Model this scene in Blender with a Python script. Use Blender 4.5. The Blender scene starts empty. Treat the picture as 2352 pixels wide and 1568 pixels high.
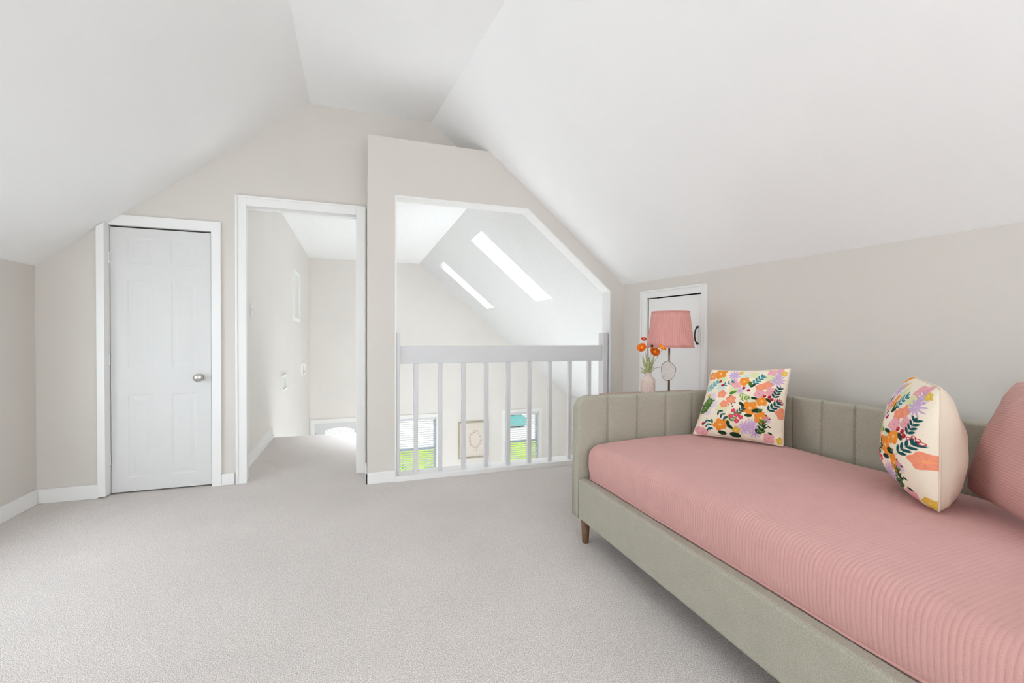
import bpy, bmesh, math, random
import numpy as np
from mathutils import Vector, Matrix, noise as mnoise

random.seed(7)
scene = bpy.context.scene
COL = scene.collection

# ------------------------------------------------------------------ materials
def mat(name, color, rough=0.6, var=0.0, vscale=8.0, bump=0.0, bscale=200.0, metal=0.0,
        spec=0.4, sheen=0.0, detail=3.0, fine=0.0, fscale=300.0, bdist=.004):
    m = bpy.data.materials.new(name); m.use_nodes = True
    nt = m.node_tree; nd = nt.nodes; ln = nt.links
    b = nd['Principled BSDF']
    b.inputs['Roughness'].default_value = rough
    b.inputs['Metallic'].default_value = metal
    b.inputs['Specular IOR Level'].default_value = spec
    if sheen: b.inputs['Sheen Weight'].default_value = sheen
    tc = nd.new('ShaderNodeTexCoord')
    c = (*color, 1)
    b.inputs['Base Color'].default_value = c
    src = None
    if var > 0 or fine > 0:
        def layer(scale, amt, prev, det):
            n = nd.new('ShaderNodeTexNoise'); n.inputs['Scale'].default_value = scale
            n.inputs['Detail'].default_value = det
            ln.new(tc.outputs['Object'], n.inputs['Vector'])
            mr = nd.new('ShaderNodeMapRange')
            mr.inputs['From Min'].default_value = .3; mr.inputs['From Max'].default_value = .7
            mr.inputs['To Min'].default_value = 1 - amt; mr.inputs['To Max'].default_value = 1 + amt
            ln.new(n.outputs['Fac'], mr.inputs['Value'])
            mx = nd.new('ShaderNodeVectorMath'); mx.operation = 'SCALE'
            if prev is None: mx.inputs[0].default_value = color
            else: ln.new(prev, mx.inputs[0])
            ln.new(mr.outputs['Result'], mx.inputs['Scale'])
            return mx.outputs['Vector']
        if var > 0: src = layer(vscale, var, src, detail)
        if fine > 0: src = layer(fscale, fine, src, 2.0)
        ln.new(src, b.inputs['Base Color'])
    if bump > 0:
        n = nd.new('ShaderNodeTexNoise'); n.inputs['Scale'].default_value = bscale
        n.inputs['Detail'].default_value = 2.0
        ln.new(tc.outputs['Object'], n.inputs['Vector'])
        bp = nd.new('ShaderNodeBump'); bp.inputs['Strength'].default_value = bump
        bp.inputs['Distance'].default_value = bdist
        ln.new(n.outputs['Fac'], bp.inputs['Height']); ln.new(bp.outputs['Normal'], b.inputs['Normal'])
    return m

M = {}
M['wall'] = mat('beige_wall_paint', (.66, .622, .578), .85, var=.012, vscale=2, bump=.05, bscale=90)
M['wall_light'] = mat('pale_wall_paint', (.76, .727, .692), .85, var=.012, vscale=2, bump=.05, bscale=90)
M['ceil'] = mat('white_ceiling_paint', (.87, .87, .865), .9, var=.01, vscale=2, bump=.06, bscale=60)
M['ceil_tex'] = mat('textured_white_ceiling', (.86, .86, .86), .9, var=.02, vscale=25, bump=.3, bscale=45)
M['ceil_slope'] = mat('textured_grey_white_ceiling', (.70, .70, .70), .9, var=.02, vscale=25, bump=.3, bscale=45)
M['trim'] = mat('white_gloss_paint', (.82, .814, .80), .45, var=.008, vscale=5)
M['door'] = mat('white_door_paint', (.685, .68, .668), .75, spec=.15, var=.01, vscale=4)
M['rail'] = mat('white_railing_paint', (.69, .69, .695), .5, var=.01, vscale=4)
M['carpet'] = mat('cream_pile_carpet', (.745, .685, .648), .95, var=.05, vscale=1.3, bump=.9, bscale=300, bdist=.007,
                  sheen=.15, fine=.40, fscale=270, spec=.1)
M['fabric'] = mat('sage_grey_linen', (.42, .40, .325), .9, var=.03, vscale=12, bump=.5, bscale=500, sheen=.15,
                  fine=.20, fscale=330, spec=.15)
M['piping'] = mat('sage_grey_edge_fabric', (.47, .44, .36), .9, var=.03, vscale=12, bump=.5, bscale=500,
                  fine=.10, fscale=420, spec=.15)
M['wood'] = mat('walnut_wood', (.17, .085, .04), .45, var=.18, vscale=30)
M['wood_top'] = mat('warm_oak_wood', (.46, .25, .17), .5, var=.12, vscale=20)
M['pink'] = mat('pink_ribbed_cotton', (.62, .345, .32), .95, var=.025, vscale=9, bump=.25, bscale=450, sheen=.2,
                fine=.04, fscale=380, spec=.1)
M['shade'] = mat('pink_pleated_shade', (.66, .33, .30), .9, var=.03, vscale=30, spec=.1)
M['brass'] = mat('antique_brass', (.36, .27, .17), .4, metal=.8)
M['agate'] = mat('pale_agate', (.70, .66, .63), .3, var=.08, vscale=60)
M['agate_rim'] = mat('dark_agate_rim', (.22, .17, .13), .35)
M['vase'] = mat('blush_ceramic', (.68, .55, .49), .45, var=.03, vscale=20)
M['orange'] = mat('orange_petals', (.95, .32, .025), .7, var=.22, vscale=60)
M['red'] = mat('red_petals', (.78, .07, .03), .7, var=.15, vscale=60)
M['darkseed'] = mat('dark_seed_head', (.03, .025, .03), .7)
M['leaf'] = mat('pale_green_leaf', (.42, .44, .22), .7, var=.25, vscale=40)
M['stem'] = mat('thin_green_stem', (.40, .42, .28), .7)
M['stem_brown'] = mat('thin_brown_stem', (.34, .25, .20), .7)
M['iron'] = mat('dark_bronze_metal', (.035, .03, .03), .4, metal=.5)
M['chrome'] = mat('satin_nickel', (.62, .60, .58), .22, metal=1.0)
M['plastic'] = mat('white_plastic', (.78, .78, .77), .4)
M['white_frame'] = mat('white_frame_paint', (.86, .86, .85), .4)
M['mount'] = mat('off_white_paper', (.74, .73, .70), .8, var=.02, vscale=12)
M['dark'] = mat('shade_black_lining', (.05, .05, .05), .9)  # near-black colour stands in for the shade behind the doors
M['art_frame'] = mat('taupe_frame_wood', (.44, .37, .29), .55, var=.08, vscale=15)
M['art_paper'] = mat('cream_art_paper', (.72, .66, .59), .85, var=.03, vscale=10)
M['art_line'] = mat('mauve_art_line', (.46, .36, .36), .8)
M['blind'] = mat('white_blind_slat', (.66, .67, .70), .5)
M['sash'] = mat('blue_white_sash', (.60, .67, .80), .4)
M['grass'] = mat('bright_lawn_grass', (.36, .50, .11), .95, var=.2, vscale=3, fine=.25, fscale=40)
M['shrub'] = mat('shrub_leaf', (.25, .50, .22), .8, var=.3, vscale=30)
M['road'] = mat('pale_concrete', (.86, .84, .81), .9, var=.05, vscale=.6)
M['teal'] = mat('teal_vehicle_paint', (.16, .50, .50), .35, var=.03, vscale=3)
M['tyre'] = mat('black_tyre', (.03, .03, .03), .8)
M['glass_dark'] = mat('dark_car_glass', (.10, .16, .20), .1)
M['siding'] = mat('white_house_siding', (.82, .83, .84), .8, var=.03, vscale=2)
M['roofing'] = mat('grey_roof_shingle', (.35, .36, .40), .9, var=.1, vscale=10)
M['house_glass'] = mat('house_window_glass', (.18, .25, .36), .15)
M['lower_floor'] = mat('pale_wood_floor', (.70, .66, .62), .5, var=.08, vscale=6)
M['paving'] = M['road']

def glass_mat(name, rough=0.0, tint=(1, 1, 1), bumpy=0.0):
    m = bpy.data.materials.new(name); m.use_nodes = True
    nt = m.node_tree; nd = nt.nodes; ln = nt.links
    out = nd['Material Output']
    for n in list(nd):
        if n.type == 'BSDF_PRINCIPLED': nd.remove(n)
    tr = nd.new('ShaderNodeBsdfTransparent'); tr.inputs['Color'].default_value = (*tint, 1)
    gl = nd.new('ShaderNodeBsdfGlossy'); gl.inputs['Roughness'].default_value = .05
    fr = nd.new('ShaderNodeFresnel'); fr.inputs['IOR'].default_value = 1.35
    mx = nd.new('ShaderNodeMixShader')
    if bumpy:
        tc = nd.new('ShaderNodeTexCoord')
        vo = nd.new('ShaderNodeTexVoronoi'); vo.inputs['Scale'].default_value = bumpy
        vo.feature = 'DISTANCE_TO_EDGE'
        ln.new(tc.outputs['Object'], vo.inputs['Vector'])
        mr = nd.new('ShaderNodeMapRange'); mr.inputs['From Max'].default_value = .12
        mr.inputs['To Min'].default_value = .62; mr.inputs['To Max'].default_value = 1.0
        ln.new(vo.outputs['Distance'], mr.inputs['Value'])
        cb = nd.new('ShaderNodeCombineColor')
        for k in range(3): ln.new(mr.outputs['Result'], cb.inputs[k])
        ln.new(cb.outputs['Color'], tr.inputs['Color'])
    ge = nd.new('ShaderNodeNewGeometry'); sub = nd.new('ShaderNodeMath'); sub.operation = 'SUBTRACT'; sub.inputs[0].default_value = 1.0
    mu = nd.new('ShaderNodeMath'); mu.operation = 'MULTIPLY'
    ln.new(ge.outputs['Backfacing'], sub.inputs[1]); ln.new(sub.outputs[0], mu.inputs[0]); ln.new(fr.outputs['Fac'], mu.inputs[1])
    ln.new(mu.outputs[0], mx.inputs['Fac'])
    ln.new(tr.outputs['BSDF'], mx.inputs[1]); ln.new(gl.outputs['BSDF'], mx.inputs[2])
    ln.new(mx.outputs['Shader'], out.inputs['Surface'])
    return m
M['glass'] = glass_mat('clear_window_glass')
M['glass_door'] = glass_mat('patterned_door_glass', bumpy=22)

def print_mat():
    m = bpy.data.materials.new('floral_print_cotton'); m.use_nodes = True
    nt = m.node_tree; nd = nt.nodes; ln = nt.links
    b = nd['Principled BSDF']; b.inputs['Roughness'].default_value = .9
    b.inputs['Specular IOR Level'].default_value = .15
    a = nd.new('ShaderNodeVertexColor'); a.layer_name = 'print'
    ln.new(a.outputs['Color'], b.inputs['Base Color'])
    tc = nd.new('ShaderNodeTexCoord')
    n = nd.new('ShaderNodeTexNoise'); n.inputs['Scale'].default_value = 600
    ln.new(tc.outputs['Object'], n.inputs['Vector'])
    bp = nd.new('ShaderNodeBump'); bp.inputs['Strength'].default_value = .3; bp.inputs['Distance'].default_value = .002
    ln.new(n.outputs['Fac'], bp.inputs['Height']); ln.new(bp.outputs['Normal'], b.inputs['Normal'])
    return m
M['print'] = print_mat()
M['cream'] = mat('cream_cotton', (.78, .67, .545), .95, var=.02, vscale=8, bump=.3, bscale=600, spec=.15)

# ------------------------------------------------------------------ mesh helpers
def origin_of(parent):
    p = Vector((0, 0, 0)); q = parent
    while q is not None:
        p += Vector(q.location); q = q.parent
    return p

def link(name, me, m, parent=None, smooth=False, loc=None, bevel=0.0):
    """me is in world coordinates; the object's origin goes to loc (or the parent's origin)."""
    o = bpy.data.objects.new(name, me); COL.objects.link(o)
    base = origin_of(parent) if parent is not None else Vector((0, 0, 0))
    l = Vector(loc) if loc is not None else (base if parent is not None else Vector((0, 0, 0)))
    me.transform(Matrix.Translation(-l))
    o.parent = parent; o.location = l - base
    mm = m if isinstance(m, (list, tuple)) else [m]
    for x in mm: me.materials.append(x)
    if smooth:
        for p in me.polygons: p.use_smooth = True
    if bevel:
        bv = o.modifiers.new('Bevel', 'BEVEL'); bv.width = bevel; bv.segments = 2; bv.limit_method = 'ANGLE'
    return o

def build(name, bm, m, parent=None, smooth=False, loc=None, bevel=0.0):
    me = bpy.data.meshes.new(name); bmesh.ops.recalc_face_normals(bm, faces=bm.faces[:])
    bm.to_mesh(me); bm.free()
    return link(name, me, m, parent, smooth, loc, bevel)

def box(bm, x0, x1, y0, y1, z0, z1, mtx=None):
    vs = [bm.verts.new((x, y, z)) for z in (z0, z1) for y in (y0, y1) for x in (x0, x1)]
    for f in ((0, 1, 3, 2), (4, 6, 7, 5), (0, 4, 5, 1), (2, 3, 7, 6), (0, 2, 6, 4), (1, 5, 7, 3)):
        bm.faces.new([vs[i] for i in f])
    if mtx is not None:
        for v in vs: v.co = mtx @ v.co
    return vs

def prism(bm, poly, y0, y1):
    """poly: (x, z) list, extruded along y."""
    a = [bm.verts.new((x, y0, z)) for x, z in poly]; b = [bm.verts.new((x, y1, z)) for x, z in poly]
    bm.faces.new(a); bm.faces.new(b[::-1]); n = len(poly)
    for i in range(n): bm.faces.new((a[i], b[i], b[(i + 1) % n], a[(i + 1) % n]))

def lathe(bm, prof, c, seg=32, fn=None):
    rings = []
    for k, (r, z) in enumerate(prof):
        ring = []
        for i in range(seg):
            t = 2 * math.pi * i / seg
            rr = r * (fn(t, k) if fn else 1)
            ring.append(bm.verts.new((c[0] + rr * math.cos(t), c[1] + rr * math.sin(t), c[2] + z)))
        rings.append(ring)
    for a, b in zip(rings, rings[1:]):
        for i in range(seg): bm.faces.new((a[i], a[(i + 1) % seg], b[(i + 1) % seg], b[i]))
    return rings

def cap(bm, ring): bm.faces.new(ring)

def tube(bm, pts, r, seg=10, r1=None):
    pts = [Vector(p) for p in pts]; n = len(pts); rings = []
    for i, p in enumerate(pts):
        t = (pts[min(i + 1, n - 1)] - pts[max(i - 1, 0)]).normalized()
        a = t.orthogonal().normalized() if i == 0 else (a - t * a.dot(t)).normalized()
        b = t.cross(a); rr = r if r1 is None else r + (r1 - r) * i / (n - 1)
        rings.append([bm.verts.new(p + rr * (a * math.cos(2 * math.pi * k / seg) + b * math.sin(2 * math.pi * k / seg))) for k in range(seg)])
    for a_, b_ in zip(rings, rings[1:]):
        for k in range(seg): bm.faces.new((a_[k], a_[(k + 1) % seg], b_[(k + 1) % seg], b_[k]))
    bm.faces.new(rings[0][::-1]); bm.faces.new(rings[-1])

def grid_mesh(name, P, extra=None, closed=False):
    """P: (n, m, 3) array -> quad mesh."""
    n, m, _ = P.shape
    idx = np.arange(n * m).reshape(n, m)
    q = np.stack([idx[:-1, :-1], idx[1:, :-1], idx[1:, 1:], idx[:-1, 1:]], -1).reshape(-1, 4)
    me = bpy.data.meshes.new(name)
    me.from_pydata(P.reshape(-1, 3).tolist(), [], q.tolist())
    return me

def wall_cells(bm, u0, u1, z0, z1, t0, t1, holes, mtx=None):
    """wall slab in u (length), t (thickness), z with rectangular holes (u0,u1,z0,z1)."""
    us = sorted({u0, u1, *[h[i] for h in holes for i in (0, 1)]}); zs = sorted({z0, z1, *[h[i] for h in holes for i in (2, 3)]})
    for a, b in zip(us, us[1:]):
        for c, d in zip(zs, zs[1:]):
            um, zm = (a + b) / 2, (c + d) / 2
            if any(h[0] < um < h[1] and h[2] < zm < h[3] for h in holes): continue
            box(bm, a, b, t0, t1, c, d, mtx)

# ------------------------------------------------------------------ tagging
def tag(o, label, cat=None, group=None, kind=None):
    if label: o['label'] = label
    if cat: o['category'] = cat
    if group: o['group'] = group
    if kind: o['kind'] = kind
    return o

def thing(name, loc, label, cat, group=None, kind=None):
    o = bpy.data.objects.new(name, None); COL.objects.link(o); o.location = loc
    o.empty_display_size = .1
    return tag(o, label, cat, group, kind)

def struct(name, bm, m, label, cat, smooth=False, bevel=0.0):
    return tag(build(name, bm, m, None, smooth, None, bevel), label, cat, None, 'structure')

# ------------------------------------------------------------------ layout constants (metres)
YM = 3.87           # main wall face
YP = 3.55           # half-wall face with the railing
XL = -2.015         # left knee wall
ZF = 2.946          # flat strip of the loft ceiling
SL, SR = .8215, .808
RW0 = Vector((2.309, 3.55, 0)); RWD = Vector((.1058, -.9944, 0)).normalized()   # right knee wall line
YB = -4.6          # wall behind the viewpoint
YFAR = 9.7          # far wall of the two-storey hall
ZG = -2.66          # ground floor level

def rw(s, off=0.0, z=0.0):
    p = RW0 + RWD * s + Vector((.9944, .1058, 0)).normalized() * off
    return (p.x, p.y, z)
# matrix mapping (u along right wall, t outward, z)
RWM = Matrix(((RWD.x, .9944, 0, RW0.x), (RWD.y, .1058, 0, RW0.y), (0, 0, 1, 0), (0, 0, 0, 1)))

# ------------------------------------------------------------------ setting: loft shell
bm = bmesh.new(); box(bm, -2.3, 3.6, YB - .2, 3.66, -.25, 0); box(bm, -2.3, .16, 3.66, 5.5, -.25, 0)
struct('floor', bm, M['carpet'], 'cream cut-pile carpet covering the loft and the landing beyond the doorway', 'carpet')

LWM = Matrix(((0, -1, 0, XL), (1, 0, 0, 0), (0, 0, 1, 0), (0, 0, 0, 1)))     # (y, outward, z)
EW = (1.5, 3.2, .50, 1.40)  # opening for the added eave window
bm = bmesh.new(); wall_cells(bm, YB - .2, 4.0, 0, 2.0, 0, .12, [EW], LWM)
struct('wall_left', bm, M['wall'], 'low beige knee wall at the left edge of the loft', 'wall')

# main wall with closet and doorway openings, plus thicker strip left of the closet
bm = bmesh.new()
DCL = (-1.632, -1.014, 0, 1.888); DOR = (-.818, .004, 0, 2.112)
wall_cells(bm, -2.1, .085, 0, 3.2, YM, YM + .12, [DCL, DOR])
box(bm, .085, 1.3, YM, YM + .12, 2.60, 3.2)
box(bm, -2.1, -1.655, 3.845, YM, 0, 2.3)
struct('wall_back', bm, M['wall'], 'beige gable wall with the closet door and the open doorway', 'wall')

# half-wall that stands forward of the gable wall, with the railing opening
bm = bmesh.new()
slope = lambda x: 2.634 - SR * (x - 1.024)
y0, y1 = YP, YP + .11
prism(bm, [(.079, 0), (.278, 0), (.278, 2.634), (.079, 2.634)], y0, y1)
prism(bm, [(.278, 2.2), (1.37, 2.2), (1.37, slope(1.37)), (1.024, 2.634), (.278, 2.634)], y0, y1)
prism(bm, [(1.37, 2.2), (2.176, 1.535), (2.176, slope(2.176)), (1.37, slope(1.37))], y0, y1)
prism(bm, [(2.176, 0), (2.40, 0), (2.40, slope(2.40)), (2.176, slope(2.176))], y0, y1)
box(bm, .079, 1.03, y1, YM, 2.56, 2.634)          # flat ledge on its top
box(bm, .079, .13, y1, YM, 0, 2.56)               # return to the gable wall
struct('wall_railing', bm, M['wall'], 'beige half wall standing forward around the railing opening', 'wall')

bm = bmesh.new()
HD2 = (.30, .928, .12, 1.478)
wall_cells(bm, -.02, 8.4, 0, 1.75, 0, .12, [HD2], RWM)
struct('wall_right', bm, M['wall'], 'low beige knee wall behind the daybed', 'wall')

bm = bmesh.new()
RWIN = (-1.15, 2.05, .55, 2.25)  # opening for the added rear window
wall_cells(bm, -2.3, 3.6, 0, 3.2, YB - .12, YB, [RWIN])
struct('wall_rear', bm, M['wall'], 'beige gable wall with an added wide window opposite the doorway', 'wall')

# ceilings
bm = bmesh.new()
def face(*pts): bm.faces.new([bm.verts.new(p) for p in pts])
xc = -.347
ytop, ybot = YM + .06, YB - .1
crR0 = (.604, 3.87); k = (3.87 - ybot) / .9944
crR1 = (crR0[0] + RWD.x * k, ybot)
zl = ZF - SL * (xc - (XL - .05))
zs_ = lambda x: ZF - SL * (xc - x)
RLA, RLB = -4.1, -2.3
RL1 = (1.75, 2.55, RLA, RLB); RL2 = (-.22, .66, RLA, RLB)  # openings for the two added rooflights
face((XL - .05, ytop, zs_(XL - .05)), (xc, ytop, ZF), (xc, ybot, ZF), (XL - .05, ybot, zs_(XL - .05)))
xr_ = lambda y: crR0[0] + (ytop - .06 - y) * .1058 / .9944
xt_ = lambda y: crR0[0] if y > 3.87 else xr_(y)
face((xc, ytop, ZF), (crR0[0], ytop, ZF), (crR0[0], 3.87, ZF), (xr_(RLB), RLB, ZF), (xc, RLB, ZF))
face((xc, RLB, ZF), (RL2[0], RLB, ZF), (RL2[0], RLA, ZF), (xc, RLA, ZF))
face((RL2[1], RLB, ZF), (xr_(RLB), RLB, ZF), (xr_(RLA), RLA, ZF), (RL2[1], RLA, ZF))
face((xc, RLA, ZF), (xr_(RLA), RLA, ZF), (crR1[0], ybot, ZF), (xc, ybot, ZF))
zr = lambda off: 1.596 - SR * off
r_far = rw(-.02, .05, zr(.05)); kk = (3.55 - ybot) / .9944; r_near = rw(kk, .05, zr(.05))
wl_ = lambda y: (2.309 + (3.55 - y) * .1064 + .05, y, 1.596 - SR * .05)
def zq_(x, y):
    a, b = xr_(y), wl_(y)
    return ZF + (x - a) / (b[0] - a) * (b[2] - ZF)
def shafts():
    for x0, x1, y0, y1, f in ((*RL1, zq_), (*RL2, lambda x, y: ZF)):
        for p, q in (((x0, y0), (x1, y0)), ((x1, y0), (x1, y1)), ((x1, y1), (x0, y1)), ((x0, y1), (x0, y0))):
            face((*p, f(*p)), (*q, f(*q)), (*q, f(*q) + .14), (*p, f(*p) + .14))
face((crR0[0], ytop, ZF), (1.075, ytop, 2.565), (1.11, YP + .03, 2.565), r_far, wl_(RLB), (xr_(RLB), RLB, ZF), (crR0[0], 3.87, ZF))
face((xr_(RLB), RLB, ZF), wl_(RLB), wl_(RLA), (RL1[1], RLA, zq_(RL1[1], RLA)), (RL1[1], RLB, zq_(RL1[1], RLB)), (RL1[0], RLB, zq_(RL1[0], RLB)))
face((xr_(RLB), RLB, ZF), (RL1[0], RLB, zq_(RL1[0], RLB)), (RL1[0], RLA, zq_(RL1[0], RLA)), (RL1[1], RLA, zq_(RL1[1], RLA)), wl_(RLA), (xr_(RLA), RLA, ZF))
face((xr_(RLA), RLA, ZF), wl_(RLA), r_near, (crR1[0], ybot, ZF))
shafts()
bmesh.ops.remove_doubles(bm, verts=bm.verts[:], dist=1e-4)
struct('ceiling', bm, M['ceil'], 'white loft ceiling with two slopes and a narrow flat strip at the top', 'ceiling')

# baseboards
bm = bmesh.new(); box(bm, XL, XL + .028, YB, 3.80, 0, .095)
struct('baseboard_left', bm, M['trim'], 'white baseboard along the left knee wall', 'baseboard', bevel=.004)
bm = bmesh.new(); box(bm, XL, -1.672, 3.81, 3.845, 0, .095)
struct('baseboard_closet', bm, M['trim'], 'short white baseboard left of the closet door', 'baseboard', bevel=.004)
bm = bmesh.new(); box(bm, -.952, -.868, 3.85, YM, 0, .085)
struct('baseboard_doorway', bm, M['trim'], 'tiny white baseboard between closet door and doorway', 'baseboard', bevel=.004)
bm = bmesh.new(); box(bm, .064, .282, 3.534, YP, 0, .085); box(bm, .064, .079, 3.534, YM, 0, .085)
struct('baseboard_railing', bm, M['trim'], 'white baseboard on the narrow beige pier beside the railing', 'baseboard', bevel=.004)
bm = bmesh.new(); box(bm, 2.178, 2.30, 3.534, YP, 0, .085)
wall_cells(bm, .02, .24, 0, .085, -.015, 0, [], RWM); wall_cells(bm, .99, 8.1, 0, .085, -.015, 0, [], RWM)
struct('baseboard_right', bm, M['trim'], 'white baseboard along the right knee wall behind the daybed', 'baseboard')
bm = bmesh.new(); box(bm, -.89, -.872, 4.0, 5.5, 0, .10); box(bm, -.89, -.864, 4.0, 5.5, 0, .03)
struct('baseboard_landing', bm, M['trim'], 'white baseboard along the landing wall beyond the doorway', 'baseboard')

# trim round the closet
bm = bmesh.new()
sl_at = lambda x: ZF - SL * (xc - x)
prism(bm, [(-1.672, 0.012), (-1.628, 0.012), (-1.628, sl_at(-1.628) - .004), (-1.672, sl_at(-1.672) - .004)], 3.80, YM + .02)
prism(bm, [(-1.634, 1.886), (-.953, 1.886), (-.953, 1.958), (-1.549, 1.958), (-1.634, sl_at(-1.634) - .0005)], 3.85, YM + .02)
box(bm, -1.014, -.953, 3.85, YM + .02, 0, 1.886)
struct('trim_1', bm, M['trim'], 'white closet door casing cut off at the sloped ceiling', 'door casing', bevel=.003)
# trim round the doorway
bm = bmesh.new()
def casing(bm, x0, x1, z1, w, yf):
    for a, b, t in ((w, 0.0, .016), (w * .62, 0.0, .022)):
        pass
    box(bm, x0 - w, x0, yf - .018, yf, 0, z1 + w); box(bm, x1, x1 + w, yf - .018, yf, 0, z1 + w); box(bm, x0, x1, yf - .018, yf, z1, z1 + w)
    box(bm, x0 - w, x0 - w + .016, yf - .026, yf - .018, 0, z1 + w); box(bm, x1 + w - .016, x1 + w, yf - .026, yf - .018, 0, z1 + w)
    box(bm, x0 - w + .016, x1 + w - .016, yf - .026, yf - .018, z1 + w - .016, z1 + w)
casing(bm, -.786, -.006, 2.098, .074, YM)
box(bm, -.818, -.804, YM - .01, YM + .13, 0, 2.112); box(bm, -.006, .004, YM - .01, YM + .13, 0, 2.112); box(bm, -.804, -.006, YM - .01, YM + .13, 2.098, 2.112)
box(bm, -.804, -.006, YM + .05, YM + .09, 2.088, 2.098)
struct('trim_2', bm, M['trim'], 'white casing framing the open doorway to the landing', 'door casing', bevel=.003)
# lining of the railing opening
bm = bmesh.new(); t = .012; ya, yb = YP - .004, YP + .125
op = [(.278, .03), (.278, 2.2), (1.37, 2.2), (2.176, 1.535), (2.176, .03)]
inn = [(.278 + t, .03), (.278 + t, 2.2 - t), (1.366, 2.2 - t), (2.176 - t, 1.53), (2.176 - t, .03)]
for i in range(4):
    prism(bm, [op[i], op[i + 1], inn[i + 1], inn[i]], ya, yb)
struct('trim_3', bm, M['trim'], 'white lining of the big clipped-corner opening above the railing', 'opening trim')
bm = bmesh.new(); box(bm, .276, 2.178, 3.53, 3.70, -.03, .036)
struct('trim_4', bm, M['trim'], 'white sill board under the railing balusters', 'sill', bevel=.004)

# ------------------------------------------------------------------ closet door
d1 = thing('door_1', (-1.32, 3.88, 0), 'closed white six-panel closet door under the sloped ceiling', 'door', None, 'structure')
def panel_door(x0, x1, z0, z1, yf, panels, thick=.035):
    bm = bmesh.new()
    us = sorted({x0, x1, *[p[i] for p in panels for i in (0, 1)]}); zs = sorted({z0, z1, *[p[i] for p in panels for i in (2, 3)]})
    g = {}
    def V(x, y, z):
        kk = (round(x, 4), round(y, 4), round(z, 4))
        if kk not in g: g[kk] = bm.verts.new((x, y, z))
        return g[kk]
    for a, b in zip(us, us[1:]):
        for c, d in zip(zs, zs[1:]):
            um, zm = (a + b) / 2, (c + d) / 2
            if any(p[0] < um < p[1] and p[2] < zm < p[3] for p in panels): continue
            bm.faces.new((V(a, yf, c), V(b, yf, c), V(b, yf, d), V(a, yf, d)))
    for a, b, c, d in panels:
        st = [(0, 0), (.010, .004), (.022, .004), (.045, .001)]
        rings = [[V(a + i, yf + dp, c + i), V(b - i, yf + dp, c + i), V(b - i, yf + dp, d - i), V(a + i, yf + dp, d - i)] for i, dp in st]
        for r0, r1 in zip(rings, rings[1:]):
            for i in range(4): bm.faces.new((r0[i], r0[(i + 1) % 4], r1[(i + 1) % 4], r1[i]))
        bm.faces.new(rings[-1])
    yb = yf + thick
    bk = [bm.verts.new((x, yb, z)) for x, z in ((x0, z0), (x1, z0), (x1, z1), (x0, z1))]
    bm.faces.new(bk[::-1])
    fr = [bm.verts.new((x, yf, z)) for x, z in ((x0, z0), (x1, z0), (x1, z1), (x0, z1))]
    for i in range(4): bm.faces.new((fr[i], fr[(i + 1) % 4], bk[(i + 1) % 4], bk[i]))
    return bm
cols = [(-1.528, -1.375), (-1.270, -1.117)]
rows = [(.11, .70), (.885, 1.505), (1.625, 1.81)]
build('door_leaf', panel_door(-1.624, -1.022, .012, 1.875, 3.876, [(a, b, c, d) for a, b in cols for c, d in rows]), M['door'], d1)
bm = bmesh.new()
pr = [(.0, -.0), (.027, 0), (.027, .006), (.012, .010), (.011, .022), (.022, .030), (.030, .042), (.030, .052), (.022, .060), (.0, .062)]
rg = lathe(bm, pr, (0, 0, 0), 28)
bmesh.ops.rotate(bm, verts=bm.verts[:], cent=(0, 0, 0), matrix=Matrix.Rotation(math.radians(90), 3, 'X'))
bmesh.ops.translate(bm, verts=bm.verts[:], vec=(-1.092, 3.876, .81))
bmesh.ops.remove_doubles(bm, verts=bm.verts[:], dist=1e-5)
kn = build('door_knob', bm, M['chrome'], d1, smooth=True); kn['label'] = 'round satin nickel knob'
for z in (.25, .95, 1.66):
    bm = bmesh.new(); tube(bm, [(-1.629, 3.868, z - .04), (-1.629, 3.868, z + .04)], .005, 8)
    h = build('hinge', bm, M['trim'], d1)
# closet interior and lining
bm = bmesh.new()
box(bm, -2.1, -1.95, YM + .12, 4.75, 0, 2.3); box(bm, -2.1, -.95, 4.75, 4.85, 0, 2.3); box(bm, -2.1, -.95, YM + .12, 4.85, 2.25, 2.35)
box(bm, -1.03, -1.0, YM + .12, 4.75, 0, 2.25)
struct('wall_closet', bm, M['dark'], 'inside of the closet, coloured near-black as shade, seen only through the door gaps', 'wall')

# ------------------------------------------------------------------ eave access door in right wall
d2 = thing('door_2', rw(.61, 0, 0), 'small white eave access door with a dark pull behind the pink lamp', 'door', None, 'structure')
bm = bmesh.new(); wall_cells(bm, .338, .888, .17, 1.438, -.006, .02, [], RWM)
build('door_leaf', bm, M['trim'], d2, bevel=.002)
bm = bmesh.new()
for a, b, c, d in ((.253, .326, .08, 1.51), (.90, .943, .08, 1.51), (.326, .90, 1.447, 1.51), (.326, .90, .08, .16)):
    wall_cells(bm, a, b, c, d, -.02, .0, [], RWM)
for a, b, c, d in ((.253, .268, .08, 1.51), (.928, .943, .08, 1.51), (.268, .928, 1.495, 1.51)):
    wall_cells(bm, a, b, c, d, -.028, -.02, [], RWM)
build('door_casing', bm, M['trim'], d2, bevel=.002)
bm = bmesh.new()
pts = []
for i in range(13):
    a = math.pi * i / 12
    pts.append(rw(.862 - .012 * 0, -.006 - .034 * math.sin(a), 1.133 - .062 * math.cos(a)))
tube(bm, pts, .0055, 8)
for z in (1.071, 1.195): 
    bmesh.ops.create_uvsphere(bm, u_segments=10, v_segments=8, radius=.009, matrix=Matrix.Translation(rw(.862, -.012, z)))
hd = build('pull_handle', bm, M['iron'], d2, smooth=True); hd['label'] = 'curved dark bronze pull'
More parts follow.
